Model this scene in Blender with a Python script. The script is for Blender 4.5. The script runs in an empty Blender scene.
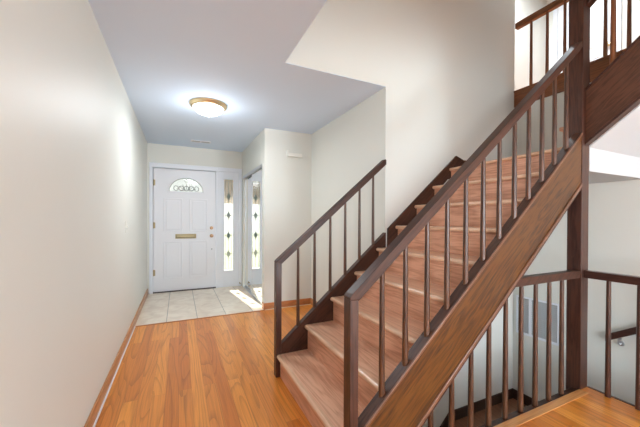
import bpy, bmesh, math, random
from mathutils import Vector, Matrix, Euler
S = bpy.context.scene
COL = S.collection
R = math.radians

# ---------------------------------------------------------------- camera
cd = bpy.data.cameras.new('camera')
cam = bpy.data.objects.new('camera', cd)
COL.objects.link(cam)
cd.sensor_width = 36
cd.sensor_fit = 'HORIZONTAL'
FPX = 300.26
cd.lens = FPX / 640 * 36
cd.shift_y = (221.6 - 213.5) / 640
cd.clip_start = 0.02
yaw, pitch, roll = R(25.154), R(-0.3034), R(0.2178)
F = Vector((math.sin(yaw) * math.cos(pitch), math.cos(yaw) * math.cos(pitch), math.sin(pitch)))
RT = Vector((math.cos(yaw), -math.sin(yaw), 0))
UP = RT.cross(F)
R2 = RT * math.cos(roll) + UP * math.sin(roll)
U2 = -RT * math.sin(roll) + UP * math.cos(roll)
M = Matrix((R2, U2, -F)).transposed().to_4x4()
M.translation = Vector((0, 0, 1.2075))
cam.matrix_world = M
S.camera = cam

# ---------------------------------------------------------------- world, sun, daylight, exposure
S.view_settings.view_transform = 'Standard'
S.view_settings.look = 'None'
S.view_settings.gamma = 1
S.view_settings.exposure = 0.14
w = bpy.data.worlds.new('world')
S.world = w
w.use_nodes = True
w.node_tree.nodes['Background'].inputs[0].default_value = (0.93, 0.97, 1.0, 1)
w.node_tree.nodes['Background'].inputs[1].default_value = 1.1


def light(name, kind, loc, energy, color=(1, 1, 1), rot=None, target=None, size=None, size_y=None, angle=None, spread=None):
    l = bpy.data.lights.new(name, kind)
    l.energy = energy
    l.color = color
    o = bpy.data.objects.new(name, l)
    COL.objects.link(o)
    o.location = loc
    if target is not None:
        d = Vector(target) - Vector(loc)
        o.rotation_euler = d.to_track_quat('-Z', 'Y').to_euler()
    if kind == 'AREA':
        l.shape = 'RECTANGLE'
        l.size = size
        l.size_y = size_y or size
    if kind == 'AREA' and spread:
        l.spread = spread
    if kind == 'SUN' and angle:
        l.angle = angle
    if kind == 'POINT' and size:
        l.shadow_soft_size = size
    return o


# sun through the sidelight, daylight of a living room window behind the viewer, then added fill lights
light('sun', 'SUN', (0, 12, 12), 18.0, (1, 0.93, 0.82), target=(1.4, 0, 0), angle=R(1.0))
light('living_room_window_daylight', 'AREA', (-1.0, -6.05, 1.3), 60, (0.74, 0.90, 1.0), target=(0.3, 3, 2.1), size=2.2, size_y=1.6)
light('rear_right_fill', 'AREA', (2.0, -6.05, 1.15), 45, (0.76, 0.90, 1.0), target=(1.8, 3, 1.2), size=1.9, size_y=2.0)  # added rear fill for the stair and right walls; no door stands here
light('right_side_fill', 'AREA', (3.5, -4.7, 1.25), 390, (0.78, 0.91, 1.0), target=(-0.5, -0.6, 1.3), size=2.0, size_y=1.5)  # unseen area light added on the right to brighten the left wall
light('left_side_fill', 'AREA', (-2.9, -4.4, 1.3), 390, (0.82, 0.92, 1.0), target=(3, -0.5, 1.2), size=1.8, size_y=1.4)  # unseen area light added on the left for the stairs and right wall
light('upper_hall_ceiling_fill', 'AREA', (3.95, 2.3, 5.08), 46, (0.84, 0.94, 1.0), target=(4.9, 2.2, 2.5), size=0.7, size_y=0.5, spread=R(115))  # unseen area light under the ceiling, added to brighten the upper hall
light('upper_void_fill', 'AREA', (2.0, -0.6, 5.0), 2, (0.85, 0.94, 1.0), target=(2.0, 1.2, 2.5), size=1.4, size_y=1.2)  # weak overhead fill added above the stair opening; the roof has no skylight

# ---------------------------------------------------------------- materials
MATS = {}


def newmat(name):
    m = bpy.data.materials.new(name)
    m.use_nodes = True
    nt = m.node_tree
    b = nt.nodes['Principled BSDF']
    MATS[name] = m
    return m, nt, b


def N(nt, t, **k):
    n = nt.nodes.new(t)
    for a, v in k.items():
        setattr(n, a, v)
    return n


def paint(name, col, rough=0.6, bump=0.05, scale=180, var=0.02):
    m, nt, b = newmat(name)
    tc = N(nt, 'ShaderNodeTexCoord')
    n1 = N(nt, 'ShaderNodeTexNoise')
    n1.inputs['Scale'].default_value = scale
    n2 = N(nt, 'ShaderNodeTexNoise')
    n2.inputs['Scale'].default_value = 1.6
    mix = N(nt, 'ShaderNodeMixRGB')
    mix.inputs[1].default_value = (*[c * (1 - var) for c in col], 1)
    mix.inputs[2].default_value = (*[min(1, c * (1 + var)) for c in col], 1)
    bp = N(nt, 'ShaderNodeBump')
    bp.inputs['Strength'].default_value = bump
    bp.inputs['Distance'].default_value = 0.002
    for n in (n1, n2):
        nt.links.new(tc.outputs['Object'], n.inputs['Vector'])
    nt.links.new(n2.outputs['Fac'], mix.inputs[0])
    nt.links.new(mix.outputs[0], b.inputs['Base Color'])
    nt.links.new(n1.outputs['Fac'], bp.inputs['Height'])
    nt.links.new(bp.outputs[0], b.inputs['Normal'])
    b.inputs['Roughness'].default_value = rough
    return m


def wood(name, dark, light_, axis='X', rough=0.35, grain=14, slope=0.0, contrast=(0.3, 0.72), spec=0.5, stretch=14):
    """wood grain running along an axis (slope tilts it in the plane of the axis and Z)"""
    m, nt, b = newmat(name)
    tc = N(nt, 'ShaderNodeTexCoord')
    mp0 = N(nt, 'ShaderNodeMapping')
    if axis == 'X':
        mp0.inputs['Rotation'].default_value = (0, slope, 0)
    elif axis == 'Y':
        mp0.inputs['Rotation'].default_value = (-slope, 0, 0)
    mp = N(nt, 'ShaderNodeMapping')
    sc = {'X': (1 / stretch, 1, 1), 'Y': (1, 1 / stretch, 1), 'Z': (1, 1, 1 / stretch)}[axis]
    mp.inputs['Scale'].default_value = [s * grain for s in sc]
    nt.links.new(tc.outputs['Object'], mp0.inputs[0])
    nt.links.new(mp0.outputs[0], mp.inputs[0])
    n1 = N(nt, 'ShaderNodeTexNoise')
    n1.inputs['Scale'].default_value = 1.0
    n1.inputs['Detail'].default_value = 3
    n1.inputs['Distortion'].default_value = 0.8
    n2 = N(nt, 'ShaderNodeTexNoise')
    n2.inputs['Scale'].default_value = 7.0
    n2.inputs['Detail'].default_value = 5
    nt.links.new(mp.outputs[0], n1.inputs['Vector'])
    nt.links.new(mp.outputs[0], n2.inputs['Vector'])
    mul = N(nt, 'ShaderNodeMath', operation='MULTIPLY')
    mul.inputs[1].default_value = 5.0
    nt.links.new(n1.outputs['Fac'], mul.inputs[0])
    fr = N(nt, 'ShaderNodeMath', operation='PINGPONG')
    fr.inputs[1].default_value = 0.5
    nt.links.new(mul.outputs[0], fr.inputs[0])
    ad = N(nt, 'ShaderNodeMath', operation='ADD')
    nt.links.new(fr.outputs[0], ad.inputs[0])
    nt.links.new(n2.outputs['Fac'], ad.inputs[1])
    rp = N(nt, 'ShaderNodeValToRGB')
    rp.color_ramp.elements[0].position = contrast[0]
    rp.color_ramp.elements[1].position = min(1, contrast[1] + 0.2)
    rp.color_ramp.elements[0].color = (*dark, 1)
    rp.color_ramp.elements[1].color = (*light_, 1)
    nt.links.new(ad.outputs[0], rp.inputs[0])
    nt.links.new(rp.outputs[0], b.inputs['Base Color'])
    bp = N(nt, 'ShaderNodeBump')
    bp.inputs['Strength'].default_value = 0.12
    bp.inputs['Distance'].default_value = 0.002
    nt.links.new(n2.outputs['Fac'], bp.inputs['Height'])
    nt.links.new(bp.outputs[0], b.inputs['Normal'])
    b.inputs['Roughness'].default_value = rough
    b.inputs['Specular IOR Level'].default_value = spec
    return m


def planks(name, c1, c2, dark, width=0.083, length=1.7, along='Y', rough=0.28):
    m, nt, b = newmat(name)
    tc = N(nt, 'ShaderNodeTexCoord')
    mp = N(nt, 'ShaderNodeMapping')
    if along == 'Y':
        mp.inputs['Rotation'].default_value = (0, 0, R(90))
    nt.links.new(tc.outputs['Object'], mp.inputs[0])
    br = N(nt, 'ShaderNodeTexBrick')
    br.offset = 0.37
    br.offset_frequency = 2
    br.squash = 1.0
    br.inputs['Scale'].default_value = 1.0
    br.inputs['Brick Width'].default_value = length
    br.inputs['Row Height'].default_value = width
    br.inputs['Mortar Size'].default_value = 0.0006
    br.inputs['Mortar Smooth'].default_value = 0.2
    br.inputs['Bias'].default_value = 0.0
    br.inputs['Color1'].default_value = (0, 0, 0, 1)
    br.inputs['Color2'].default_value = (1, 1, 1, 1)
    br.inputs['Mortar'].default_value = (0.5, 0.5, 0.5, 1)
    nt.links.new(mp.outputs[0], br.inputs['Vector'])
    # per plank offset of the grain
    sep = N(nt, 'ShaderNodeVectorMath', operation='ADD')
    scl = N(nt, 'ShaderNodeVectorMath', operation='SCALE')
    scl.inputs['Scale'].default_value = 37.0
    nt.links.new(br.outputs['Color'], scl.inputs[0])
    nt.links.new(mp.outputs[0], sep.inputs[0])
    nt.links.new(scl.outputs[0], sep.inputs[1])
    mg = N(nt, 'ShaderNodeMapping')
    mg.inputs['Scale'].default_value = (0.8, 9, 9)
    nt.links.new(sep.outputs[0], mg.inputs[0])
    n1 = N(nt, 'ShaderNodeTexNoise')
    n1.inputs['Scale'].default_value = 1.0
    n1.inputs['Detail'].default_value = 0.5
    n1.inputs['Distortion'].default_value = 0.25
    n2 = N(nt, 'ShaderNodeTexNoise')
    n2.inputs['Scale'].default_value = 9.0
    n2.inputs['Detail'].default_value = 4
    nt.links.new(mg.outputs[0], n1.inputs['Vector'])
    mf = N(nt, 'ShaderNodeMapping')
    mf.inputs['Scale'].default_value = (0.4, 16, 16)
    nt.links.new(sep.outputs[0], mf.inputs[0])
    nt.links.new(mf.outputs[0], n2.inputs['Vector'])
    mul = N(nt, 'ShaderNodeMath', operation='MULTIPLY')
    mul.inputs[1].default_value = 9.0
    nt.links.new(n1.outputs['Fac'], mul.inputs[0])
    fr = N(nt, 'ShaderNodeMath', operation='FRACT')
    nt.links.new(mul.outputs[0], fr.inputs[0])
    rg = N(nt, 'ShaderNodeValToRGB')
    e = rg.color_ramp.elements
    e[0].position = 0.0
    e[0].color = (0.50, 0.40, 0.30, 1)
    e[1].position = 0.35
    e[1].color = (1, 1, 1, 1)
    nt.links.new(fr.outputs[0], rg.inputs[0])
    base = N(nt, 'ShaderNodeMixRGB')
    base.inputs[1].default_value = (*c1, 1)
    base.inputs[2].default_value = (*c2, 1)
    nt.links.new(br.outputs['Color'], base.inputs[0])
    mm = N(nt, 'ShaderNodeMixRGB', blend_type='MULTIPLY')
    mm.inputs[0].default_value = 0.5
    nt.links.new(base.outputs[0], mm.inputs[1])
    nt.links.new(rg.outputs[0], mm.inputs[2])
    fine = N(nt, 'ShaderNodeMixRGB', blend_type='MULTIPLY')
    fine.inputs[0].default_value = 0.4
    nt.links.new(mm.outputs[0], fine.inputs[1])
    rf = N(nt, 'ShaderNodeValToRGB')
    rf.color_ramp.elements[0].position = 0.3
    rf.color_ramp.elements[0].color = (0.5, 0.5, 0.5, 1)
    rf.color_ramp.elements[1].position = 0.6
    nt.links.new(n2.outputs['Fac'], rf.inputs[0])
    nt.links.new(rf.outputs[0], fine.inputs[2])
    fin = N(nt, 'ShaderNodeMixRGB')
    fin.inputs[2].default_value = (*dark, 1)
    nt.links.new(br.outputs['Fac'], fin.inputs[0])
    nt.links.new(fine.outputs[0], fin.inputs[1])
    nt.links.new(fin.outputs[0], b.inputs['Base Color'])
    b.inputs['Roughness'].default_value = rough
    bp = N(nt, 'ShaderNodeBump')
    bp.invert = True
    bp.inputs['Strength'].default_value = 0.25
    bp.inputs['Distance'].default_value = 0.001
    nt.links.new(br.outputs['Fac'], bp.inputs['Height'])
    nt.links.new(bp.outputs[0], b.inputs['Normal'])
    return m


def metal(name, col, rough=0.25):
    m, nt, b = newmat(name)
    n = N(nt, 'ShaderNodeTexNoise')
    n.inputs['Scale'].default_value = 40
    mr = N(nt, 'ShaderNodeMapRange')
    mr.inputs['To Min'].default_value = rough * 0.8
    mr.inputs['To Max'].default_value = rough * 1.25
    nt.links.new(n.outputs['Fac'], mr.inputs['Value'])
    nt.links.new(mr.outputs[0], b.inputs['Roughness'])
    b.inputs['Base Color'].default_value = (*col, 1)
    b.inputs['Metallic'].default_value = 1
    return m


WALL = paint('wall_paint', (0.755, 0.748, 0.688), 0.5, 0.04)
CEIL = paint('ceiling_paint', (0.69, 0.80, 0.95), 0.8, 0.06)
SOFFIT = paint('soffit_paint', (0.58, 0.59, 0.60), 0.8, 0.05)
WHITE = paint('white_trim_paint', (0.80, 0.82, 0.87), 0.35, 0.01)
DOORP = paint('white_door_paint', (0.81, 0.81, 0.84), 0.35, 0.01)
PLAST = paint('ivory_plastic', (0.88, 0.85, 0.78), 0.4, 0.0)
FLOOR = planks('oak_strip_floor', (0.62, 0.180, 0.022), (0.86, 0.330, 0.054), (0.34, 0.11, 0.02))
OAKTRIM = wood('orange_oak_trim', (0.36, 0.13, 0.035), (0.58, 0.26, 0.09), 'Y', 0.3)
OAKTRIMX = wood('orange_oak_trim_across', (0.36, 0.11, 0.03), (0.55, 0.21, 0.07), 'X', 0.3)
NOSEX = wood('floor_nosing_oak', (0.44, 0.16, 0.045), (0.64, 0.30, 0.10), 'X', 0.3)
TREAD = wood('red_oak_tread', (0.60, 0.28, 0.165), (0.83, 0.48, 0.31), 'Y', 0.32, grain=16)
RISER = wood('red_oak_riser', (0.50, 0.215, 0.12), (0.74, 0.38, 0.24), 'Y', 0.4, grain=16)
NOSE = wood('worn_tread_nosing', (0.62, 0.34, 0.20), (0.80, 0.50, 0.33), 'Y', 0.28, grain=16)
SL = math.atan(0.857)
STRG = wood('brown_oak_stringer', (0.034, 0.010, 0.002), (0.128, 0.044, 0.006), 'X', 0.38, grain=16, slope=SL, stretch=10, contrast=(0.35, 0.75))
STRG2 = wood('brown_oak_upper_stringer', (0.050, 0.018, 0.009), (0.12, 0.046, 0.024), 'Y', 0.38, grain=22, slope=-math.atan(0.82), stretch=9)
DARKX = wood('dark_walnut_stain_sloped', (0.026, 0.008, 0.004), (0.078, 0.029, 0.016), 'X', 0.42, grain=22, slope=SL, spec=0.35)
DARKY = wood('dark_walnut_stain_lengthwise', (0.028, 0.010, 0.007), (0.070, 0.027, 0.018), 'Y', 0.3, grain=22)
DARKZ = wood('dark_walnut_stain_upright', (0.030, 0.010, 0.006), (0.080, 0.029, 0.017), 'Z', 0.32, grain=22)
BALM = wood('walnut_stain_baluster', (0.034, 0.012, 0.006), (0.098, 0.037, 0.016), 'Z', 0.32, grain=26)
LIP = wood('paler_stringer_lip', (0.10, 0.042, 0.022), (0.20, 0.09, 0.05), 'X', 0.3, grain=22, slope=SL)
UPW = wood('warm_brown_fascia', (0.11, 0.030, 0.008), (0.23, 0.075, 0.022), 'Y', 0.35, grain=20)
UPZ = wood('warm_brown_upright', (0.11, 0.030, 0.008), (0.23, 0.075, 0.022), 'Z', 0.35, grain=20)
LOWER = wood('brown_lower_boards', (0.13, 0.048, 0.022), (0.28, 0.12, 0.06), 'Y', 0.35, grain=16)
DKBASE = wood('dark_baseboard_stain', (0.02, 0.010, 0.006), (0.055, 0.026, 0.016), 'X', 0.4)
BRASS = metal('brass', (0.80, 0.64, 0.40), 0.32)
OLDBRASS = metal('pale_brass', (0.42, 0.34, 0.20), 0.45)
COPPER = metal('copper_toned_brass', (0.50, 0.31, 0.18), 0.35)
STEEL = metal('brushed_aluminium', (0.62, 0.64, 0.67), 0.3)
MIRR, _nt, _b = newmat('mirror_glass')
_n = N(_nt, 'ShaderNodeTexNoise')
_n.inputs['Scale'].default_value = 3
_mr = N(_nt, 'ShaderNodeMapRange')
_mr.inputs['To Min'].default_value = 0.0
_mr.inputs['To Max'].default_value = 0.015
_nt.links.new(_n.outputs['Fac'], _mr.inputs['Value'])
_nt.links.new(_mr.outputs[0], _b.inputs['Roughness'])
_b.inputs['Base Color'].default_value = (0.88, 0.91, 0.92, 1)
_b.inputs['Metallic'].default_value = 1

# entry tile: long joints .338 apart over mottled beige stone
TILE, _nt, _b = newmat('beige_stone_tile')
_tc = N(_nt, 'ShaderNodeTexCoord')
_mp = N(_nt, 'ShaderNodeMapping')
_mp.inputs['Location'].default_value = (0.0, 0.133, 0)
_mp.inputs['Rotation'].default_value = (0, 0, R(90))
_nt.links.new(_tc.outputs['Object'], _mp.inputs[0])
_br = N(_nt, 'ShaderNodeTexBrick')
_br.offset = 0.0
_br.inputs['Scale'].default_value = 1
_br.inputs['Brick Width'].default_value = 3.0
_br.inputs['Row Height'].default_value = 0.338
_br.inputs['Mortar Size'].default_value = 0.004
_br.inputs['Mortar Smooth'].default_value = 0.3
_nt.links.new(_mp.outputs[0], _br.inputs['Vector'])
_n = N(_nt, 'ShaderNodeTexNoise')
_n.inputs['Scale'].default_value = 5
_n.inputs['Detail'].default_value = 6
_n.inputs['Distortion'].default_value = 1.2
_nt.links.new(_tc.outputs['Object'], _n.inputs['Vector'])
_rp = N(_nt, 'ShaderNodeValToRGB')
_rp.color_ramp.elements[0].position = 0.3
_rp.color_ramp.elements[0].color = (0.72, 0.59, 0.46, 1)
_rp.color_ramp.elements[1].position = 0.65
_rp.color_ramp.elements[1].color = (0.90, 0.79, 0.65, 1)
_nt.links.new(_n.outputs['Fac'], _rp.inputs[0])
_mx = N(_nt, 'ShaderNodeMixRGB')
_mx.inputs[2].default_value = (0.30, 0.26, 0.21, 1)
_nt.links.new(_br.outputs['Fac'], _mx.inputs[0])
_nt.links.new(_rp.outputs[0], _mx.inputs[1])
_nt.links.new(_mx.outputs[0], _b.inputs['Base Color'])
_b.inputs['Roughness'].default_value = 0.3

# textured sidelight glass: lets daylight through
GLASS, _nt, _b = newmat('bevelled_privacy_glass')
_out = _nt.nodes['Material Output']
_g = N(_nt, 'ShaderNodeBsdfGlossy')
_g.inputs['Roughness'].default_value = 0.1
_t = N(_nt, 'ShaderNodeBsdfTransparent')
_t.inputs[0].default_value = (0.92, 0.93, 0.90, 1)
_tl = N(_nt, 'ShaderNodeBsdfTranslucent')
_tl.inputs[0].default_value = (0.80, 0.82, 0.76, 1)
_v = N(_nt, 'ShaderNodeTexVoronoi')
_v.inputs['Scale'].default_value = 60
_mr = N(_nt, 'ShaderNodeMapRange')
_mr.inputs['To Min'].default_value = 0.04
_mr.inputs['To Max'].default_value = 0.16
_nt.links.new(_v.outputs['Distance'], _mr.inputs['Value'])
_m1 = N(_nt, 'ShaderNodeMixShader')
_nt.links.new(_mr.outputs[0], _m1.inputs[0])
_nt.links.new(_t.outputs[0], _m1.inputs[1])
_nt.links.new(_tl.outputs[0], _m1.inputs[2])
_m2 = N(_nt, 'ShaderNodeMixShader')
_m2.inputs[0].default_value = 0.06
_nt.links.new(_m1.outputs[0], _m2.inputs[1])
_nt.links.new(_g.outputs[0], _m2.inputs[2])
_nt.links.new(_m2.outputs[0], _out.inputs['Surface'])

GLASST = GLASS.copy()
GLASST.name = 'beige_tinted_glass'
for _x in GLASST.node_tree.nodes:
    if _x.type == 'BSDF_TRANSPARENT':
        _x.inputs[0].default_value = (0.60, 0.54, 0.47, 1)

CAME = metal('lead_came', (0.22, 0.24, 0.22), 0.45)
CAME.node_tree.nodes['Principled BSDF'].inputs['Metallic'].default_value = 0.3
BEVEL = paint('grey_green_bevel_glass', (0.16, 0.20, 0.17), 0.15, 0.0)
BEVEL2 = paint('pale_bevel_glass', (0.45, 0.47, 0.38), 0.15, 0.0)
GREY = paint('grey_slats', (0.42, 0.43, 0.44), 0.5, 0.0)
DARK = paint('shadowed_duct', (0.05, 0.05, 0.05), 0.8, 0.0)
GRASS = paint('lawn', (0.11, 0.14, 0.08), 0.9, 0.2, 30, 0.3)
PORCH = paint('porch_paint', (0.50, 0.47, 0.42), 0.7, 0.05)
LAMPG, _nt, _b = newmat('lit_frosted_lamp_glass')
_n = N(_nt, 'ShaderNodeTexNoise')
_n.inputs['Scale'].default_value = 12
_mr = N(_nt, 'ShaderNodeMapRange')
_mr.inputs['To Min'].default_value = 3.6
_mr.inputs['To Max'].default_value = 4.4
_nt.links.new(_n.outputs['Fac'], _mr.inputs['Value'])
_nt.links.new(_mr.outputs[0], _b.inputs['Emission Strength'])
_b.inputs['Base Color'].default_value = (0.9, 0.88, 0.84, 1)
_b.inputs['Emission Color'].default_value = (1, 0.96, 0.90, 1)

# ---------------------------------------------------------------- mesh helpers


def box(bm, a, b):
    x0, y0, z0 = a
    x1, y1, z1 = b
    x0, x1 = min(x0, x1), max(x0, x1)
    y0, y1 = min(y0, y1), max(y0, y1)
    z0, z1 = min(z0, z1), max(z0, z1)
    vs = [bm.verts.new(p) for p in ((x0, y0, z0), (x1, y0, z0), (x1, y1, z0), (x0, y1, z0), (x0, y0, z1), (x1, y0, z1), (x1, y1, z1), (x0, y1, z1))]
    for f in ((0, 3, 2, 1), (4, 5, 6, 7), (0, 1, 5, 4), (1, 2, 6, 5), (2, 3, 7, 6), (3, 0, 4, 7)):
        bm.faces.new([vs[i] for i in f])
    return vs


def prism(bm, pts, axis, a, b):
    """extrude a 2D outline (the two other axes in order) from a to b along axis"""
    def mk(p, t):
        return {'x': (t, p[0], p[1]), 'y': (p[0], t, p[1]), 'z': (p[0], p[1], t)}[axis]
    A = [bm.verts.new(mk(p, a)) for p in pts]
    B = [bm.verts.new(mk(p, b)) for p in pts]
    n = len(pts)
    bm.faces.new(A)
    bm.faces.new(B[::-1])
    for i in range(n):
        bm.faces.new((A[i], B[i], B[(i + 1) % n], A[(i + 1) % n]))


def lathe(bm, prof, c, axis='z', seg=32):
    """profile of (radius, height) turned about an axis through c"""
    rings = []
    for r, h in prof:
        ring = []
        for i in range(seg):
            t = 2 * math.pi * i / seg
            u, v = r * math.cos(t), r * math.sin(t)
            p = {'z': (u, v, h), 'y': (u, h, v), 'x': (h, u, v)}[axis]
            ring.append(bm.verts.new((c[0] + p[0], c[1] + p[1], c[2] + p[2])))
        rings.append(ring)
    for a, b in zip(rings, rings[1:]):
        for i in range(seg):
            bm.faces.new((a[i], a[(i + 1) % seg], b[(i + 1) % seg], b[i]))
    bm.faces.new(rings[0][::-1])
    bm.faces.new(rings[-1])


def tube(bm, pts, r, seg=10):
    rings = []
    for i, p in enumerate(pts):
        p = Vector(p)
        d = (Vector(pts[min(i + 1, len(pts) - 1)]) - Vector(pts[max(i - 1, 0)])).normalized()
        q = d.to_track_quat('Z', 'Y')
        rings.append([bm.verts.new(p + q @ Vector((r * math.cos(2 * math.pi * k / seg), r * math.sin(2 * math.pi * k / seg), 0))) for k in range(seg)])
    for a, b in zip(rings, rings[1:]):
        for k in range(seg):
            bm.faces.new((a[k], a[(k + 1) % seg], b[(k + 1) % seg], b[k]))
    bm.faces.new(rings[0][::-1])
    bm.faces.new(rings[-1])


def wloc(o):
    v = Vector(o.location)
    while o.parent:
        o = o.parent
        v = v + Vector(o.location)
    return v


def obj(name, bm, mat, parent=None, loc=None, bevel=0.0, smooth=False):
    """link a bmesh (world coordinates) as one mesh object with its origin at the parent's, or at loc"""
    bmesh.ops.recalc_face_normals(bm, faces=bm.faces)
    base = wloc(parent) if parent else Vector((0, 0, 0))
    org = Vector(loc) if loc else base
    bmesh.ops.translate(bm, verts=bm.verts, vec=-org)
    me = bpy.data.meshes.new(name)
    bm.to_mesh(me)
    bm.free()
    me.materials.append(mat)
    if smooth:
        for p in me.polygons:
            p.use_smooth = True
        try:
            me.set_sharp_from_angle(angle=R(35))
        except Exception:
            pass
    o = bpy.data.objects.new(name, me)
    COL.objects.link(o)
    if parent:
        o.parent = parent
    o.location = org - base
    if bevel:
        m = o.modifiers.new('bevel', 'BEVEL')
        m.width = bevel
        m.segments = 2
        m.limit_method = 'ANGLE'
        m.angle_limit = R(40)
    return o


def tag(o, label=None, cat=None, group=None, kind=None):
    if label:
        o['label'] = label
    if cat:
        o['category'] = cat
    if group:
        o['group'] = group
    if kind:
        o['kind'] = kind
    return o


def thing(name, loc, label, cat, group=None, kind=None):
    o = bpy.data.objects.new(name, None)
    o.empty_display_size = 0.1
    COL.objects.link(o)
    o.location = loc
    return tag(o, label, cat, group, kind)


def boxes(name, mat, lst, parent=None, bevel=0.0, loc=None):
    bm = bmesh.new()
    for a, b in lst:
        box(bm, a, b)
    return obj(name, bm, mat, parent, loc, bevel)


def struct(name, mat, lst, label, cat, bevel=0.0):
    return tag(boxes(name, mat, lst, None, bevel), label, cat, None, 'structure')


# ---------------------------------------------------------------- dimensions
H = 2.44                      # ceiling
XL = -0.465                   # left wall
YF = 5.57                     # front wall
YT = 3.935                    # wood / tile joint
Y1, Y2 = 1.145, 2.257         # near and far side of the stair
XR = 3.61                     # right wall of the stairwell
XC = 1.04                     # mirrored closet
YC = 3.97                     # wall beside the closet
XW = 1.725                    # hall wall beside the far railing
XP0, XP1 = 2.599, 2.694       # tall post
NX, RUN, RISE, Z1 = 0.68, 0.230, 0.197, 0.172
m = 0.857
LZ = Z1 + 8 * RISE            # landing height 1.748
UF = 2.70                     # upper floor
UC = 5.14                     # upper ceiling


def nl(x):                    # nosing line
    return Z1 + m * (x - NX)


# ---------------------------------------------------------------- the shell
struct('floor', FLOOR, [((-3, -6.2, -0.22), (XP1, Y1, 0)), ((XL - .1, Y1, -0.22), (0.98, Y2, 0)),
                        ((XL - .1, Y2, -0.22), (XW + .1, YT, 0)), ((XP1, -6.2, -0.22), (XR, 0.17, 0))],
       'orange oak strip floor of the hall, running towards the front door', 'floor')
struct('floor_entry', TILE, [((XL - .1, YT, -0.22), (XC + .7, YF + .15, 0.002))],
       'beige stone tile floor in front of the front door', 'floor')
struct('trim_1', OAKTRIMX, [((XL, YT - 0.016, 0), (XC, YT + 0.008, 0.006))],
       'thin wood strip between the oak floor and the entry tiles', 'trim', 0.002)
# light nosing board along the stairwell edge
struct('trim_2', NOSEX, [((0.98, Y1 - 0.050, 0), (XP0, Y1 + 0.006, 0.004))],
       'light oak nosing board edging the floor at the stairwell railing', 'trim', 0.002)
struct('trim_3', DARKY, [((XP1 - 0.008, 0.17, -0.22), (XP1 + 0.012, Y1, 0.004))],
       'dark edge board of the floor on the open side towards the stairs down', 'trim', 0.002)
struct('trim_4', DARKX, [((0.98, Y1 + 0.006, -0.22), (XP0, Y1 + 0.022, -0.004))],
       'dark fascia board under the stairwell railing', 'trim')

struct('wall_left', WALL, [((XL - 0.12, -1.0, 0), (XL, YF, H))], 'long cream wall left of the hall', 'wall')
struct('wall_front', WALL, [((XL - .12, YF, 0), (-0.425, YF + .15, H)), ((-0.425, YF, 2.125), (1.035, YF + .15, H)),
                            ((1.035, YF, 0), (XC + .8, YF + .15, H))], 'cream wall around the white front door', 'wall')
struct('wall_closet', WALL, [((XC, YC, 0), (XC + .10, 4.10, H)), ((XC, 4.10, 1.985), (XC + .10, 5.44, H)), ((XC, 5.44, 0), (XC + .10, YF, H)),
                             ((XC + .7, YC + .1, 0), (XC + .8, YF, H))], 'cream wall around the mirrored closet doors', 'wall')
struct('wall_hall', WALL, [((XC + .10, YC, 0), (XW + .1, YC + .1, H))], 'cream wall with the door chime, facing the stairs', 'wall')
struct('wall_stair', WALL, [((XW, Y2, 0), (XW + .12, YC, H)), ((XW + .12, Y2, -2.7), (XR, Y2 + .12, H)),
                            ((XW, Y2, H), (XR - .005, Y2 + .12, UC)), ((0.75, Y2, H + .002), (XW, Y2 + .12, UC)),
                            ((0.98, Y2, -2.7), (XW + .12, Y2 + .12, -0.0))],
       'tall cream wall behind the staircase', 'wall')
struct('wall_right', WALL, [((XR, -6.2, -2.7), (XR + .12, Y2 + .12, 2.55))], 'cream wall on the right side of the stairwell', 'wall')
struct('wall_lower', WALL, [((0.98, Y1 + .022, -2.7), (XP0, Y1 + .12, -0.22)), ((XP0, 0.17, -2.7), (XP1, Y1, -0.22)), ((0.86, Y1, -2.7), (0.98, Y2 + .12, -0.22))],
       'cream wall under the floor edge in the stairwell', 'wall')
struct('wall_rear', WALL, [((-3, -6.32, 0), (XR, -6.2, H)), ((-3.1, -6.2, 0), (-3, -1.0, H)), ((-3.1, -1.0, 0), (XL, -0.9, H))],
       'cream walls of the living room behind the viewer', 'wall')
struct('wall_upper', WALL, [((0.63, -.3, 2.7), (0.75, Y2, UC)), ((0.63, -1.5, 2.7), (5.52, -1.38, UC)), ((XR - .1, Y2 + .12, UF), (XR - .005, 2.99, UC)),
                            ((XR - .1, 2.87, UF), (5.52, 2.99, UC)), ((5.40, -1.38, UF), (5.52, 2.87, UC))],
       'bright cream walls of the upper hall', 'wall')
struct('ceiling', CEIL, [((-3, -6.2, H), (0.75, YF + .15, 2.70)), ((0.75, Y2 + .12, H), (XW + .12, YF + .15, 2.70)), ((0.75, Y2, H), (XW, Y2 + .12, H + .002)),
                         ((0.75, -6.2, H), (XR + .1, -0.3, 2.70)), ((2.69, -0.3, H), (XR + .1, 0.42, 2.70)),
                         ((0.63, -1.5, UC), (5.52, 3.0, UC + .1))], 'pale grey painted ceiling with the opening over the stairs', 'ceiling')
struct('floor_upper', FLOOR, [((XR + .005, -1.5, 2.56), (5.52, 2.99, UF))], 'floor of the upper hall behind the fascia board', 'floor')
# landing between the flights, plastered below
struct('floor_landing', TREAD, [((2.53, Y1 + .05, LZ - 0.028), (XR, Y2, LZ))], 'reddish oak stair landing behind the tall post', 'floor')
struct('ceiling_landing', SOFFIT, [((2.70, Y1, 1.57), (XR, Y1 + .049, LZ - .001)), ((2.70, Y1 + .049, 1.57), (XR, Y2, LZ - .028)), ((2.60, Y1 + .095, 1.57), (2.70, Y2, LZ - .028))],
       'white plastered underside of the stair landing', 'ceiling')
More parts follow.
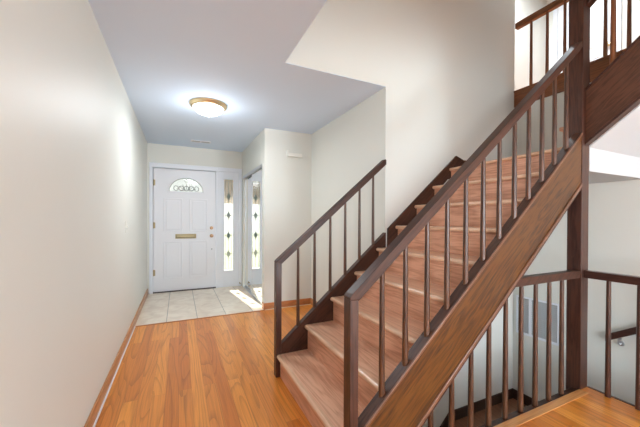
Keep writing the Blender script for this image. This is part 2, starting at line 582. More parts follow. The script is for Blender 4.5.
# plastered soffits of the flights
bm = bmesh.new()
prism(bm, [(0.99, nl(0.99) - .33), (2.60, nl(2.60) - .33), (2.60, nl(2.60) - .29), (0.99, nl(0.99) - .29)], 'y', Y1 + .055, Y2 - .002)
tag(obj('ceiling_soffit', bm, CEIL), 'plastered underside of the lower flight of stairs', 'ceiling', None, 'structure')
bm = bmesh.new()
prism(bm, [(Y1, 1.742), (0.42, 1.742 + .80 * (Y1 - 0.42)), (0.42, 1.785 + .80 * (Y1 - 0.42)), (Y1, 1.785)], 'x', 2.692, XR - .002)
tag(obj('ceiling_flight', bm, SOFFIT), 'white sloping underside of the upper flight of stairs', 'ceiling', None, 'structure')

# lower level: landing and floor
struct('floor_lower', LOWER, [((2.56, Y1 + .12, -1.1), (XR, Y2, -0.90)), ((2.56, 1.0, -1.1), (XR, Y1 + .12, -0.90)), ((0.0, -1, -2.8), (XR, Y2 + .1, -2.7))],
       'brown boards of the lower stair landing', 'floor')

# baseboards
struct('baseboard_left', OAKTRIM, [((XL, -1.0, 0), (XL + .016, YF, 0.088))], 'orange oak baseboard along the left wall', 'baseboard', 0.003)
struct('baseboard_left_highlight', WHITE, [((XL + .016, -1.0, 0), (XL + .024, YT, 0.010))], 'thin painted highlight line between left baseboard and floor', 'baseboard')  # white strip painted in for the highlight along the baseboard foot
struct('baseboard_hall', OAKTRIMX, [((XC + .002, YC - .014, 0), (XW, YC, 0.085)), ((XC - .012, YC - .014, 0), (XC + .002, 4.06, 0.085))],
       'orange oak baseboard behind the far railing', 'baseboard', 0.003)
struct('baseboard_hall_side', OAKTRIM, [((XW - .014, Y2 + .1, 0), (XW, YC - .014, 0.085))], 'orange oak baseboard on the short hall wall', 'baseboard', 0.003)
struct('baseboard_lower', DKBASE, [((2.56, Y2 - .016, -0.90), (XR, Y2, -0.79)), ((XR - .016, 1.0, -0.90), (XR, Y2 - .016, -0.79))],
       'dark stained baseboard round the lower landing', 'baseboard', 0.003)

# ---------------------------------------------------------------- front door
d = thing('door_1', (0.1, YF, 0), 'white front door with arched glass light and brass mail slot', 'door', None, 'structure')
DX0, DX1 = -0.372, 0.580
bm = bmesh.new()
yf = YF + 0.025          # door face, slightly recessed
AX, AZ, AR, AH = 0.115, 1.68, 0.272, 0.235   # fanlight centre, base, half width, height
box(bm, (DX0, yf, 0.012), (DX1, yf + .045, AZ - .02))
box(bm, (DX0, yf, AZ - .02), (AX - AR, yf + .045, 2.045))
box(bm, (AX + AR, yf, AZ - .02), (DX1, yf + .045, 2.045))
n = 28
arch = [(AX + AR * math.cos(math.pi * i / n), AZ + AH * math.sin(math.pi * i / n)) for i in range(n + 1)]
prism(bm, [(AX - AR, AZ - .02), (AX + AR, AZ - .02), (AX + AR, AZ), (AX - AR, AZ)], 'y', yf, yf + .045)
for i in range(n):
    (xa, za), (xb, zb) = arch[i], arch[i + 1]
    prism(bm, [(xa, za), (xa, 2.045), (xb, 2.045), (xb, zb)], 'y', yf, yf + .045)
slab = obj('door_panel', bm, DOORP, d)
# raised panels


def raised(bm, x0, x1, z0, z1, y):
    """moulded frame and raised field of a door panel"""
    t = 0.016
    for a, b in (((x0, z0), (x1, z0 + t)), ((x0, z1 - t), (x1, z1)), ((x0, z0 + t), (x0 + t, z1 - t)), ((x1 - t, z0 + t), (x1, z1 - t))):
        box(bm, (a[0], y - .007, a[1]), (b[0], y + .002, b[1]))
    g = 0.04
    vs = box(bm, (x0 + g, y - .006, z0 + g), (x1 - g, y + .002, z1 - g))


for (x0, x1, z0, z1) in ((-0.23, 0.055, 1.00, 1.56), (0.165, 0.45, 1.00, 1.56), (-0.23, 0.055, 0.22, 0.84), (0.165, 0.45, 0.22, 0.84)):
    bm = bmesh.new()
    raised(bm, x0, x1, z0, z1, yf)
    obj('raised_panel', bm, DOORP, d, bevel=0.004)
# fanlight
bm = bmesh.new()
for i in range(n):
    c0, c1 = math.pi * i / n, math.pi * (i + 1) / n
    def q(c, s):
        return (AX + (AR + s) * math.cos(c), AZ + (AH + s) * math.sin(c))
    prism(bm, [q(c0, 0.018), q(c1, 0.018), q(c1, -0.004), q(c0, -0.004)], 'y', yf - .008, yf + .004)
box(bm, (AX - AR - .018, yf - .008, AZ - .022), (AX + AR + .018, yf + .004, AZ))
obj('fanlight_frame', bm, DOORP, d, bevel=0.002)
bm = bmesh.new()
prism(bm, arch, 'y', yf + .018, yf + .026)
fg = obj('fanlight_glass', bm, GLASS, d)
bm = bmesh.new()
yc = yf + .012
for i in range(n):
    c0, c1 = math.pi * i / n, math.pi * (i + 1) / n
    for s in (-0.010,):
        tube(bm, [(AX + (AR + s) * math.cos(c0), yc, AZ + (AH + s) * math.sin(c0)), (AX + (AR + s) * math.cos(c1), yc, AZ + (AH + s) * math.sin(c1))], .004, 6)
for i in range(1, 8):
    c = math.pi * i / 8
    tube(bm, [(AX + .04 * math.cos(c), yc, AZ + .03 * math.sin(c)), (AX + .6 * AR * math.cos(c), yc, AZ + .55 * AH * math.sin(c))], .0035, 6)
for k in range(5):                         # scrolls of the leaded pattern
    cx = AX - .16 + k * .08
    pts = [(cx + .034 * math.cos(t), yc, AZ + .055 + .04 * math.sin(t)) for t in [math.pi * 2 * j / 14 for j in range(15)]]
    tube(bm, pts, .0055, 6)
tube(bm, [(AX, yc, AZ + .15), (AX - .03, yc, AZ + .18), (AX, yc, AZ + .215), (AX + .03, yc, AZ + .18), (AX, yc, AZ + .15)], .0035, 6)
obj('leaded_scrollwork', bm, CAME, fg)
# mail slot
bm = bmesh.new()
sx0, sx1, sz0, sz1 = -0.055, 0.268, 0.885, 0.962
for a, b in (((sx0, sz0), (sx1, sz0 + .014)), ((sx0, sz1 - .014), (sx1, sz1)), ((sx0, sz0), (sx0 + .016, sz1)), ((sx1 - .016, sz0), (sx1, sz1))):
    box(bm, (a[0], yf - .014, a[1]), (b[0], yf, b[1]))
ms = obj('mail_slot', bm, OLDBRASS, d, bevel=0.003)
boxes('flap', OLDBRASS, [((sx0 + .022, yf - .012, sz0 + .020), (sx1 - .022, yf - .004, sz1 - .018))], ms, 0.004)
boxes('slot_opening', DARK, [((sx0 + .014, yf - .003, sz0 + .012), (sx1 - .014, yf - .001, sz1 - .012))], ms)
# knob, deadbolt, peephole-like key plate
bm = bmesh.new()
lathe(bm, [(.030, .0), (.030, -.006), (.013, -.010), (.012, -.030), (.024, -.040), (.029, -.052), (.024, -.066), (.008, -.072)], (0.518, yf, 0.925), 'y', 24)
obj('knob', bm, COPPER, d, smooth=True)
bm = bmesh.new()
lathe(bm, [(.028, .0), (.028, -.010), (.022, -.018), (.008, -.020)], (0.518, yf, 1.062), 'y', 24)
box(bm, (0.512, yf - .034, 1.046), (0.524, yf - .016, 1.078))
obj('deadbolt', bm, COPPER, d, smooth=True)
bm = bmesh.new()
lathe(bm, [(.010, 0), (.010, -.005), (.004, -.006)], (0.522, yf, 0.69), 'y', 14)
obj('lock_cylinder', bm, CAME, d, smooth=True)
for z in (0.28, 1.06, 1.76):
    bm = bmesh.new()
    lathe(bm, [(.007, 0), (.007, .10)], (DX0 - .004, yf - .006, z), 'z', 10)
    box(bm, (DX0 + .001, yf - .003, z + .003), (DX0 + .020, yf + .001, z + .097))
    obj('hinge', bm, OLDBRASS, d)
boxes('threshold', DKBASE, [((DX0 - .01, YF - .012, 0.002), (DX1 + .01, YF + .10, 0.016))], d, 0.002)
# frame and casing
bm = bmesh.new()
box(bm, (-0.435, YF - .016, 0), (DX0 - .012, YF + .03, 2.055))
box(bm, (-0.435, YF - .016, 2.055), (DX1 + .035, YF + .03, 2.13))
box(bm, (DX1 + .006, YF - .010, 0), (DX1 + .035, YF + .03, 2.055))
box(bm, (DX0 - .04, YF + .072, 0), (DX0 + .012, YF + .11, 2.055))
box(bm, (DX1 - .012, YF + .072, 0), (DX1 + .036, YF + .11, 2.055))
box(bm, (DX0 - .04, YF + .072, 2.033), (DX1 + .036, YF + .11, 2.125))
obj('door_frame', bm, WHITE, d, bevel=0.004)

# ---------------------------------------------------------------- sidelight
wnd = thing('window_1', (0.81, YF, 0), 'tall narrow sidelight with leaded diamonds beside the front door', 'window', None, 'structure')
WX0, WX1, WZ0, WZ1 = 0.730, 0.884, 0.300, 1.925
bm = bmesh.new()
SX0, SX1 = DX1 + .036, 1.036
box(bm, (SX0, YF + .004, 0), (WX0, YF + .05, 2.13))
box(bm, (WX1, YF + .004, 0), (SX1, YF + .05, 2.13))
box(bm, (WX0, YF + .004, 0), (WX1, YF + .05, WZ0))
box(bm, (WX0, YF + .004, WZ1), (WX1, YF + .05, 2.13))
box(bm, (SX0, YF - .014, 2.06), (SX1, YF + .004, 2.13))
box(bm, (SX1 - .06, YF - .014, 0), (SX1, YF + .004, 2.06))
obj('window_frame', bm, WHITE, wnd, bevel=0.003)
bm = bmesh.new()
t = .018
for a, b in (((WX0 - t, WZ0 - t), (WX1 + t, WZ0)), ((WX0 - t, WZ1), (WX1 + t, WZ1 + t)), ((WX0 - t, WZ0), (WX0, WZ1)), ((WX1, WZ0), (WX1 + t, WZ1))):
    box(bm, (a[0], YF - .006, a[1]), (b[0], YF + .006, b[1]))
obj('glazing_bead', bm, WHITE, wnd, bevel=0.002)
sg = boxes('glass', GLASS, [((WX0, YF + .030, WZ0), (WX1, YF + .036, 1.50))], wnd)
boxes('tinted_glass', GLASST, [((WX0, YF + .030, 1.50), (WX1, YF + .036, WZ1))], wnd)
WC = (WX0 + WX1) / 2
bm = bmesh.new()
yc = YF + .022
for x in (WX0 + .022, WX1 - .022):
    tube(bm, [(x, yc, WZ0 + .02), (x, yc, WZ1 - .02)], .0028, 6)
for z in (WZ0 + .022, WZ1 - .022):
    tube(bm, [(WX0 + .004, yc, z), (WX1 - .004, yc, z)], .0028, 6)
tube(bm, [(WC, yc, WZ0 + .02), (WC, yc, WZ1 - .02)], .0028, 6)
for zc in (1.617, 1.286, 0.923, 0.591):
    a, h = .036, .062
    tube(bm, [(WC, yc, zc - h - .03), (WC - a - .012, yc, zc), (WC, yc, zc + h + .03), (WC + a + .012, yc, zc), (WC, yc, zc - h - .03)], .003, 6)
    tube(bm, [(WX0 + .004, yc, zc), (WX1 - .004, yc, zc)], .0025, 6)
obj('leading', bm, CAME, sg)
for k, zc in enumerate((1.617, 1.286, 0.923, 0.591)):
    bm = bmesh.new()
    a, h = .036, .066
    prism(bm, [(WC, zc - h), (WC + a, zc), (WC, zc + h), (WC - a, zc)], 'y', yc - .003, yc + .006)
    obj('bevelled_diamond', bm, BEVEL2 if k == 3 else BEVEL, sg)

# ---------------------------------------------------------------- outside the front door
struct('ground', GRASS, [((-8, YF + .15, -0.25), (10, 30, -0.15))], 'pale lawn outside the sidelight', 'ground')
struct('porch_ceiling', PORCH, [((-2, YF + .15, 2.35), (3.0, YF + .75, 2.45))], 'porch ceiling outside the front door', 'ceiling')

# ---------------------------------------------------------------- mirrored closet doors
cy0, cy1 = 4.10, 5.44
for k, (a, b, x, lab) in enumerate(((cy0, 4.80, XC + .012, 'mirrored sliding closet door nearer to the stairs'),
                                    (4.74, cy1, XC + .040, 'mirrored sliding closet door nearer to the front door'))):
    t = thing('closet_door', (x, (a + b) / 2, 0.02), lab, 'closet door')
    boxes('mirror', MIRR, [((x, a + .02, .045), (x + .006, b - .02, 1.94))], t)
    boxes('mirror_frame', STEEL, [((x - .004, a, .022), (x + .014, a + .02, 1.955)), ((x - .004, b - .02, .022), (x + .014, b, 1.955)),
                                  ((x - .004, a + .02, .022), (x + .014, b - .02, .045)), ((x - .004, a + .02, 1.935), (x + .014, b - .02, 1.955))], t)
t = thing('closet_door_track', (XC + .03, 4.77, 1.96), 'aluminium track over the mirrored closet doors', 'door track')
boxes('upper_track', STEEL, [((XC, cy0, 1.957), (XC + .07, cy1, 1.984)), ((XC - .006, cy0, 1.935), (XC, cy1, 1.984))], t)
boxes('lower_track', STEEL, [((XC + .002, cy0, 0.002), (XC + .07, cy1, 0.012)), ((XC + .030, cy0, 0.012), (XC + .033, cy1, 0.019))], t)

# ---------------------------------------------------------------- ceiling lamp, register, chime, switch
LX, LY = 0.285, 3.43
t = thing('ceiling_lamp', (LX, LY, H), 'round flush ceiling lamp with brass rim and lit white glass bowl', 'lamp')
bm = bmesh.new()
lathe(bm, [(.150, 0), (.188, 0), (.192, -.008), (.186, -.022), (.172, -.034), (.160, -.040), (.150, -.036)], (LX, LY, H), 'z', 48)
obj('rim', bm, BRASS, t, smooth=True)
bm = bmesh.new()
lathe(bm, [(.158, -.034), (.152, -.050), (.134, -.072), (.104, -.092), (.066, -.106), (.030, -.112), (.006, -.113)], (LX, LY, H), 'z', 48)
obj('glass_bowl', bm, LAMPG, t, smooth=True)
bm = bmesh.new()
lathe(bm, [(.012, -.112), (.014, -.118), (.007, -.124), (.010, -.132), (.004, -.140)], (LX, LY, H), 'z', 16)
obj('finial', bm, STEEL, t, smooth=True)
light('ceiling_lamp_bulb', 'POINT', (LX, LY, H - .26), 7.5, (0.88, 0.95, 1.0), size=0.12)
light('ceiling_lamp_downlight', 'AREA', (LX, LY, H - .145), 14, (0.88, 0.95, 1.0), target=(LX, LY + .001, 0), size=0.26)

t = thing('ceiling_register', (0.31, 5.10, H), 'small slotted ceiling vent between lamp and front door', 'vent')
boxes('vent_frame', WHITE, [((0.165, 5.045, H - .008), (0.455, 5.06, H)), ((0.165, 5.14, H - .008), (0.455, 5.155, H)),
                            ((0.165, 5.06, H - .008), (0.18, 5.14, H)), ((0.44, 5.06, H - .008), (0.455, 5.14, H)), ((0.303, 5.06, H - .007), (0.317, 5.14, H))], t)
boxes('vent_opening', DARK, [((0.18, 5.06, H - .003), (0.44, 5.14, H - .001))], t)
boxes('vent_slats', GREY, [((0.18, 5.068 + .016 * k, H - .006), (0.44, 5.072 + .016 * k, H - .003)) for k in range(5)], t)

t = thing('door_chime', (1.455, YC, 2.13), 'small ivory door chime box high on the hall wall', 'door chime')
bm = bmesh.new()
box(bm, (1.355, YC - .045, 2.085), (1.565, YC, 2.135))
obj('chime_cover', bm, PLAST, t, bevel=0.006)
boxes('chime_bracket', PLAST, [((1.35, YC - .02, 2.10), (1.372, YC, 2.175))], t, 0.003)

t = thing('light_switch', (XL, 3.43, 1.13), 'white toggle light switch on the left wall', 'light switch')
boxes('switch_plate', WALL, [((XL, 3.395, 1.075), (XL + .005, 3.465, 1.19))], t, 0.002)
boxes('toggle', PLAST, [((XL + .005, 3.424, 1.125), (XL + .018, 3.436, 1.145))], t, 0.002)

# ---------------------------------------------------------------- the staircase (first flight)
st = thing('staircase', (1.7, 1.7, 0), 'straight flight of reddish oak steps between dark brown stringers', 'staircase')
TY0, TY1 = Y1 + .052, Y2 - .001


def xn(k):
    return NX + RUN * k


for k in range(8):
    z = Z1 + RISE * k
    bm = bmesh.new()
    # tread with a rounded nosing
    x0, x1, th, r = xn(k), xn(k + 1) + .030, .030, .014
    prof = [(x1, z), (x1, z - th)]
    prof += [(x0 + .015 - .015 * math.sin(a), z - th / 2 - th / 2 * math.cos(a)) for a in [math.pi * j / 8 for j in range(9)]]
    ty0 = TY0 if k else TY0
    ty1 = TY1 if xn(k) > XW - .15 else Y2 - .040
    prism(bm, prof, 'y', ty0, ty1)
    obj('tread', bm, TREAD, st)
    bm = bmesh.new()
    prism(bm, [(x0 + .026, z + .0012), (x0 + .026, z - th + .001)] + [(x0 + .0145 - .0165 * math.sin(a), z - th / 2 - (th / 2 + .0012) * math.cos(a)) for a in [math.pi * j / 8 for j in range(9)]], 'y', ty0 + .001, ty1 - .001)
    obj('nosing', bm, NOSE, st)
for k in range(9):
    z = Z1 + RISE * k
    zb = 0.0 if k == 0 else z - RISE
    ty1 = TY1 if xn(k) > XW - .15 else Y2 - .040
    boxes('riser', RISER, [((xn(k) + .026, TY0, zb + (0.0 if k == 0 else 0.0)), (xn(k) + .042, ty1, z - .030 if k < 8 else LZ - .028))], st)
# landing nosing
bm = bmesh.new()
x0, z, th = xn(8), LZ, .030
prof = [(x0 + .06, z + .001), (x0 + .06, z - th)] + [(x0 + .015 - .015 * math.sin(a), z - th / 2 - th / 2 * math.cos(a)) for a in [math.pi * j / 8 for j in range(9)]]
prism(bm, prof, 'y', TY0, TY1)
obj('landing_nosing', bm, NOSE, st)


def stringer(xa, xb, y0, y1, up, dn, par, mat, name):
    """sloping board along the nosing line, cut level at the floor and plumb at both ends"""
    bm = bmesh.new()
    pts = [(xa, nl(xa) + up), (xb, nl(xb) + up), (xb, nl(xb) - dn)]
    xf = NX + (dn - Z1) / m          # where the lower edge meets the floor
    if xf > xa:
        pts += [(xf, 0.0), (xa, 0.0)]
    else:
        pts += [(xa, nl(xa) - dn)]
    prism(bm, pts, 'y', y0, y1)
    return obj(name, bm, mat, par, bevel=0.002)


s1 = stringer(0.733, XP0, Y1 + .004, Y1 + .052, 0.014, 0.355, st, STRG, 'stringer')
# lip mouldings on the outer face, paler than the stringer
for (u0, u1, nm) in ((0.002, 0.022, 'upper_lip'), (-0.360, -0.335, 'lower_lip')):
    bm = bmesh.new()
    xa = 0.733 if u0 > 0 else NX + (0.335 - Z1) / m
    prism(bm, [(xa, nl(xa) + u0 if u0 > 0 else 0.0), (xa, nl(xa) + u1), (XP0, nl(XP0) + u1), (XP0, nl(XP0) + u0)] if u0 > 0 else
          [(xa + .03, 0.0), (xa, 0.0), (XP0, nl(XP0) + u1), (XP0, nl(XP0) + u0)], 'y', Y1 - .004, Y1 + .010)
    obj(nm, bm, LIP, s1, bevel=0.003)
# dark top face of the near stringer
bm = bmesh.new()
prism(bm, [(0.733, nl(.733) + .012), (XP0, nl(XP0) + .012), (XP0, nl(XP0) + .026), (0.733, nl(.733) + .026)], 'y', Y1 + .003, Y1 + .060)
obj('stringer_cap', bm, DARKX, s1, bevel=0.002)
# underside cover
bm = bmesh.new()
xa = NX + (0.360 - Z1) / m
prism(bm, [(xa, 0.0), (XP0, nl(XP0) - .360), (XP0, nl(XP0) - .372), (xa + .015, 0.0)], 'y', Y1 - .002, Y1 + .060)
obj('stringer_underside', bm, DARKX, s1)
# far stringer, open flight part, then the skirt board on the wall
stringer(0.717, 1.705, Y2 - .040, Y2 + .008, 0.045, 0.30, st, DARKX, 'far_stringer')
bm = bmesh.new()
up = .045
pts = [(1.745, nl(1.745) + up), (2.655 - .03, nl(2.625) + up), (2.72, LZ + .105), (2.72, LZ - .1), (2.5, nl(2.5) - .10), (1.745, nl(1.745) - .22)]
prism(bm, pts, 'y', Y2 - .020, Y2 - .0005)
obj('skirt_board', bm, DARKX, st, bevel=0.002)
struct('baseboard_landing', DARKX, [((2.72, Y2 - .020, LZ), (XR - .016, Y2, LZ + .10)), ((XR - .016, Y1, LZ), (XR, Y2, LZ + .10))],
       'dark wood baseboard round the stair landing', 'baseboard', 0.002)


# ---------------------------------------------------------------- railings
def baluster_mesh(z0, z1, r0=.0155, r1=.0115, sl0=0.0, sl1=0.0, dirx=1, dir_y=0):
    """round tapered spindle whose ends may be cut to a slope"""
    bm = bmesh.new()
    seg = 14
    rings = []
    for t in (0, .03, .35, .7, 1):
        z = z0 + (z1 - z0) * t
        r = r0 + (r1 - r0) * t if t > 0 else r0
        ring = []
        for i in range(seg):
            a = 2 * math.pi * i / seg
            x, y = r * math.cos(a), r * math.sin(a)
            sl = sl0 if t == 0 else sl1 if t == 1 else sl0 + (sl1 - sl0) * t
            ring.append(bm.verts.new((x, y, z + sl * (x * dirx + y * dir_y))))
        rings.append(ring)
    for a, b in zip(rings, rings[1:]):
        for i in range(seg):
            bm.faces.new((a[i], a[(i + 1) % seg], b[(i + 1) % seg], b[i]))
    bm.faces.new(rings[0][::-1])
    bm.faces.new(rings[-1])
    return bm


def copyto(o, dx, dy, dz):
    c = o.copy()
    COL.objects.link(c)
    c.parent = o.parent
    c.location = Vector(o.location) + Vector((dx, dy, dz))
    return c


def addbal(par, x, y, z0, z1, mat=BALM, **k):
    bm = baluster_mesh(z0, z1, **k)
    bmesh.ops.translate(bm, verts=bm.verts, vec=(x, y, 0))
    return obj('baluster', bm, mat, par, loc=(x, y, z0), smooth=True)


# near railing: newel and handrail of one flat section, mitred together
nr = thing('stair_railing', (0.71, Y1 + .03, 0), 'near dark wood stair railing from the short newel up to the tall post', 'railing')
RY0, RY1 = Y1 + .000, Y1 + .059


def rl(x):
    return 0.862 + m * (x - 0.688)


boxes('newel', DARKZ, [((0.688, RY0, 0), (0.732, RY1, rl(.688) - .012))], nr, 0.003)
bm = bmesh.new()
tv = .058
prism(bm, [(0.688, rl(.688) - .012), (0.688, rl(.688)), (0.7, rl(.7) + .004), (XP0 - .012, rl(XP0 - .012)), (XP0 - .002, rl(XP0) - .05), (XP0 - .040, rl(XP0 - .04) - tv), (0.732, rl(.732) - tv), (0.732, rl(.688) - .012)], 'y', RY0, RY1)
obj('handrail', bm, DARKX, nr, bevel=0.004)
xs = [0.883 + .1430 * k for k in range(12)]
b0 = None
for x in xs:
    if b0 is None:
        b0 = addbal(nr, x, Y1 + .031, nl(x) + .024, rl(x) - tv + .004, sl0=m, sl1=m, mat=BALM)
        x00 = x
    else:
        copyto(b0, x - x00, 0, m * (x - x00))

# far railing
fr = thing('stair_railing', (0.70, Y2 - .02, 0), 'far dark wood stair railing ending at the cream wall corner', 'railing')
FY0, FY1 = Y2 - .045, Y2 + .012


def rf_(x):
    return 0.888 + m * (x - 0.672)


boxes('newel', DARKZ, [((0.672, FY0, 0), (0.716, FY1, rf_(.672) - .012))], fr, 0.003)
bm = bmesh.new()
prism(bm, [(0.672, rf_(.672) - .012), (0.672, rf_(.672)), (0.684, rf_(.684) + .003), (1.690, rf_(1.690)), (1.703, rf_(1.703) - .015), (1.703, rf_(1.703) - tv), (0.716, rf_(.716) - tv), (0.716, rf_(.672) - .012)], 'y', FY0, FY1)
obj('handrail', bm, DARKX, fr, bevel=0.004)
b0 = None
for k in range(6):
    x = 0.861 + .1436 * k
    if b0 is None:
        b0 = addbal(fr, x, Y2 - .016, nl(x) + .044, rf_(x) - tv + .004, sl0=m, sl1=m, r0=.0135, r1=.0095)
        x00 = x
    else:
        copyto(b0, x - x00, 0, m * (x - x00))

# tall square post
bm = bmesh.new()
box(bm, (XP0, Y1, -2.7), (XP1, Y1 + .090, 3.15))
tag(obj('stair_post', bm, DARKZ, loc=(2.645, Y1 + .045, 0), bevel=0.003), 'tall square dark wood post where all the railings meet', 'post')

# guard under the stringer
g = thing('guard_railing', (2.0, Y1 + .03, 0), 'level dark guard railing below the stair stringer, left of the tall post', 'railing')
GZ = 0.852
bm = bmesh.new()
xg = NX + (GZ + .355 - Z1 + .02) / m
prism(bm, [(xg - .105, GZ - .052), (xg - .03, GZ), (XP0, GZ), (XP0, GZ - .052)], 'y', Y1 + .004, Y1 + .060)
obj('handrail', bm, DARKX, g, bevel=0.004)
boxes('bottom_rail', DARKX, [((0.99, Y1 + .023, -0.055), (XP0, Y1 + .058, -0.012))], g, 0.003)
for k in range(9):
    x = 1.206 + .1531 * k
    zt = min(GZ - .050, nl(x) - .372)
    sl = m if zt < GZ - .06 else 0
    addbal(g, x, Y1 + .037, -0.018, zt, sl1=sl, r0=.0165, r1=.0125)
# first one nearly hidden by the lip
addbal(g, 1.206 - .1531, Y1 + .037, -0.018, max(.02, nl(1.053) - .372), sl1=m, r0=.0165, r1=.0155) if nl(1.053) > .40 else None

# guard beside the stairs down
g = thing('guard_railing', (2.66, 0.7, 0), 'level dark guard railing right of the tall post, over the stairs down', 'railing')
boxes('handrail', DARKY, [((2.632, 0.20, GZ - .052), (2.690, Y1, GZ))], g, 0.004)
b0 = addbal(g, 2.664, 1.018, 0.004, GZ - .050, mat=DARKZ, r0=.0165, r1=.0125)
for k in (1, 2, 3, 4):
    copyto(b0, 0, -.153 * k, 0)
boxes('newel', DARKZ, [((2.632, 0.20, 0.004), (2.690, 0.258, GZ - .052))], g, 0.003)

# ---------------------------------------------------------------- second flight (towards the viewer, up)
s2 = thing('staircase', (3.1, 0.7, LZ), 'upper flight of stairs rising to the right from the tall post', 'staircase')
m2 = 0.80


def z2(y):
    return 2.142 + m2 * (1.15 - y)


YE = 0.42
bm = bmesh.new()
prism(bm, [(Y1, z2(Y1)), (YE, z2(YE)), (YE, z2(YE) - .385), (Y1, z2(Y1) - .385)], 'x', 2.638, 2.690)
sb = obj('stringer', bm, STRG2, s2, bevel=0.002)
bm = bmesh.new()
prism(bm, [(Y1, z2(Y1) + .012), (YE, z2(YE) + .012), (YE, z2(YE) - .008), (Y1, z2(Y1) - .008)], 'x', 2.630, 2.694)
obj('upper_lip', bm, DARKY, sb, bevel=0.003)
bm = bmesh.new()
prism(bm, [(Y1, z2(Y1) - .372), (YE, z2(YE) - .372), (YE, z2(YE) - .392), (Y1, z2(Y1) - .392)], 'x', 2.630, 2.694)
obj('lower_lip', bm, DARKY, sb, bevel=0.003)
n2 = 5
r2 = (UF - LZ) / n2
for k in range(n2):
    yk = 1.338 - .232 * k
    if k < n2 - 1:
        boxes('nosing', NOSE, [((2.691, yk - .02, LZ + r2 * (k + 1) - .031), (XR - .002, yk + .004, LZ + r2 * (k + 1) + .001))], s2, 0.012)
        boxes('tread', TREAD, [((2.691, yk - .232, LZ + r2 * (k + 1) - .03), (XR - .002, yk, LZ + r2 * (k + 1)))], s2, 0.006)
    boxes('riser', RISER, [((2.691, yk - .045, LZ + r2 * k), (XR - .002, yk - .028, LZ + r2 * (k + 1) - .03))], s2)

r3 = thing('stair_railing', (2.66, 1.0, 2.3), 'railing of the upper flight with the thick baluster right of the tall post', 'railing')
bm = bmesh.new()


def z3(y):
    return 2.80 + m2 * (1.15 - y)


prism(bm, [(Y1, z3(Y1)), (YE, z3(YE)), (YE, z3(YE) - .058), (Y1, z3(Y1) - .058)], 'x', 2.632, 2.690)
obj('handrail', bm, DARKY, r3, bevel=0.004)
b0 = None
for k in range(4):
    y = 1.005 - .153 * k
    if b0 is None:
        b0 = addbal(r3, 2.661, y, z2(y) + .012, z3(y) - .054, mat=UPZ, sl0=-m2, sl1=-m2, dirx=0, dir_y=1, r0=.0165, r1=.0125)
        y00 = y
    else:
        copyto(b0, 0, y - y00, -m2 * (y - y00))

# ---------------------------------------------------------------- upper hall guard and fascia
g = thing('guard_railing', (XR + .02, 1.5, UF), 'warm brown guard railing of the upper hall, high above the landing', 'railing')
HZ = 3.545
YB = -0.2
bm = bmesh.new()
box(bm, (XR - .010, YB, HZ - .066), (XR + .048, Y2 - .003, HZ))
obj('handrail', bm, UPW, g, bevel=0.006)
b0 = addbal(g, XR + .018, 2.085, 2.742, HZ - .06, mat=UPZ, r0=.0165, r1=.0125)
for k in range(1, 12):
    copyto(b0, 0, -.1647 * k, 0)
struct('trim_5', UPW, [((XR - .018, YB, 2.55), (XR + .004, Y2 - .003, 2.722)), ((XR - .026, YB, 2.722), (XR + .10, Y2 - .003, 2.742))],
       'warm brown fascia board under the upper hall railing', 'trim', 0.003)

# upper hall door
dd = thing('door_2', (5.40, 2.35, UF), 'white door with brass knob seen through the upper railing', 'door', None, 'structure')
XD = 5.40
boxes('door_panel', DOORP, [((XD - .010, 2.02, UF + .01), (XD, 2.70, UF + 2.03))], dd)
bm = bmesh.new()
for (a, b, c, e) in ((2.10, 2.33, UF + .15, UF + .85), (2.40, 2.62, UF + .15, UF + .85), (2.10, 2.33, UF + 1.0, UF + 1.9), (2.40, 2.62, UF + 1.0, UF + 1.9)):
    t = .014
    for p, q_ in (((a, c), (b, c + t)), ((a, e - t), (b, e)), ((a, c + t), (a + t, e - t)), ((b - t, c + t), (b, e - t))):
        box(bm, (XD - .018, p[0], p[1]), (XD - .009, q_[0], q_[1]))
    box(bm, (XD - .015, a + .04, c + .04), (XD - .009, b - .04, e - .04))
obj('raised_panel', bm, DOORP, dd)
boxes('door_frame', WHITE, [((XD - .022, 1.95, UF), (XD, 2.015, UF + 2.10)), ((XD - .022, 2.705, UF), (XD, 2.77, UF + 2.10)), ((XD - .022, 2.015, UF + 2.04), (XD, 2.705, UF + 2.10))], dd, 0.004)
bm = bmesh.new()
lathe(bm, [(.028, 0), (.028, -.008), (.011, -.012), (.011, -.030), (.024, -.040), (.028, -.052), (.022, -.064), (.006, -.068)], (XD - .010, 2.09, UF + .96), 'x', 20)
obj('knob', bm, BRASS, dd, smooth=True)

# ---------------------------------------------------------------- stairs down
s3 = thing('staircase', (3.1, 0.6, -0.45), 'brown stairs leading down behind the right guard railing', 'staircase')
for k in range(4):
    zt = -0.18 * (k + 1)
    y = 0.17 + .208 * k
    boxes('tread', TREAD, [((XP1 + .012, y, zt - .03), (XR - .022, y + .235, zt))], s3, 0.006)
    boxes('riser', RISER, [((XP1 + .012, y, zt + (0 if k else 0)), (XR - .022, y + .016, zt + .15))], s3)
boxes('riser', RISER, [((XP1 + .012, 1.002, -0.90), (XR - .022, 1.018, -.75))], s3)
bm = bmesh.new()
prism(bm, [(0.10, 0.05), (1.05, -0.77), (1.05, -.90), (0.9, -.90), (0.10, -0.15)], 'x', XR - .020, XR - .001)
obj('skirt_board', bm, DKBASE, s3)

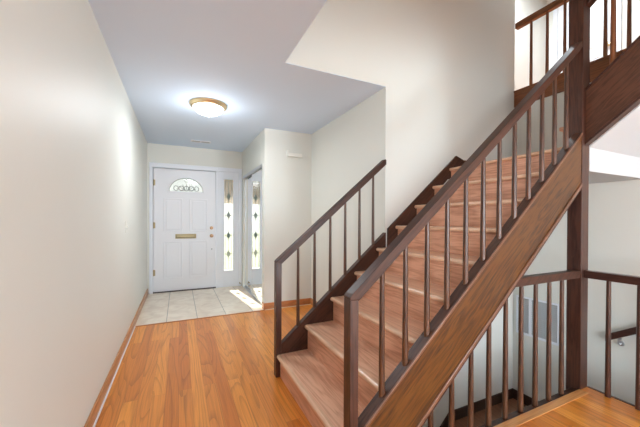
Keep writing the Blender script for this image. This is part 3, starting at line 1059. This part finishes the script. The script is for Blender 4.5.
s4 = thing('staircase', (1.8, 1.75, -1.8), 'lower flight going down under the stairs below the brown landing', 'staircase')
for k in range(7):
    zt = -0.90 - .2 * (k + 1)
    x = 2.56 - .225 * k
    boxes('tread', TREAD, [((x - .235, Y1 + .125, zt - .03), (x + .0, Y2 - .022, zt))], s4, 0.006)
    boxes('riser', RISER, [((x - .016, Y1 + .125, zt), (x, Y2 - .022, zt + .17))], s4)
bm = bmesh.new()
prism(bm, [(2.56, -0.79), (2.56, -1.1), (1.0, -2.49), (1.0, -2.18)], 'y', Y2 - .020, Y2 - .001)
obj('skirt_board', bm, DKBASE, s4)

# wall handrail over the stairs down
t = thing('wall_handrail', (XR - .05, 0.9, 0.3), 'short dark handrail on a bracket on the right stairwell wall', 'handrail')
bm = bmesh.new()
m3 = 0.66
prism(bm, [(1.375, 0.170), (0.25, 0.170 + m3 * 1.125), (0.25, 0.105 + m3 * 1.125), (1.375, 0.105)], 'x', XR - .075, XR - .040)
obj('handrail', bm, DARKY, t, bevel=0.005)
for y in (1.29, 0.45):
    z = 0.105 + m3 * (1.375 - y)
    bm = bmesh.new()
    lathe(bm, [(.024, 0), (.022, -.008), (.010, -.012)], (XR, y, z - .055), 'x', 16)
    tube(bm, [(XR - .006, y, z - .055), (XR - .030, y, z - .060), (XR - .050, y, z - .045), (XR - .056, y, z - .004)], .007, 8)
    box(bm, (XR - .070, y - .022, z - .006), (XR - .045, y + .022, z + .004))
    obj('bracket', bm, STEEL, t, smooth=True)

# return air grille low on the right stairwell wall
t = thing('return_air_grille', (XR, 2.0, -0.10), 'wide grey louvred air grille on the stairwell wall behind the balusters', 'vent')
gy0, gy1, gz0, gz1 = 1.77, 2.215, -0.105, 0.335
boxes('grille_frame', WHITE, [((XR - .012, gy0, gz0), (XR, gy1, gz0 + .025)), ((XR - .012, gy0, gz1 - .02), (XR, gy1, gz1)), ((XR - .012, gy0, gz0 + .025), (XR, gy0 + .02, gz1 - .02)),
                              ((XR - .012, gy1 - .02, gz0 + .025), (XR, gy1, gz1 - .02)), ((XR - .012, 2.045, gz0 + .025), (XR, 2.075, gz1 - .02))], t, 0.002)
boxes('grille_back', GREY, [((XR - .003, gy0 + .02, gz0 + .025), (XR - .001, gy1 - .02, gz1 - .02))], t)
bm = bmesh.new()
for k in range(18):
    z = gz0 + .035 + k * .0215
    for a, b in ((gy0 + .02, 2.045), (2.075, gy1 - .02)):
        prism(bm, [(XR - .010, z), (XR - .003, z + .012), (XR - .003, z + .014), (XR - .010, z + .002)], 'y', a, b)
obj('louvres', bm, GREY, t)

# brass door stops on the baseboard next to the closet
bm = bmesh.new()
lathe(bm, [(.012, 0), (.012, -.004), (.006, -.006), (.006, -.05), (.011, -.052), (.011, -.064)], (1.0, YF - .012, 0.06), 'y', 12)
tag(obj('door_stop', bm, OLDBRASS, loc=(1.0, YF - .012, 0.06), smooth=True), 'small brass door stop by the closet corner', 'door stop')
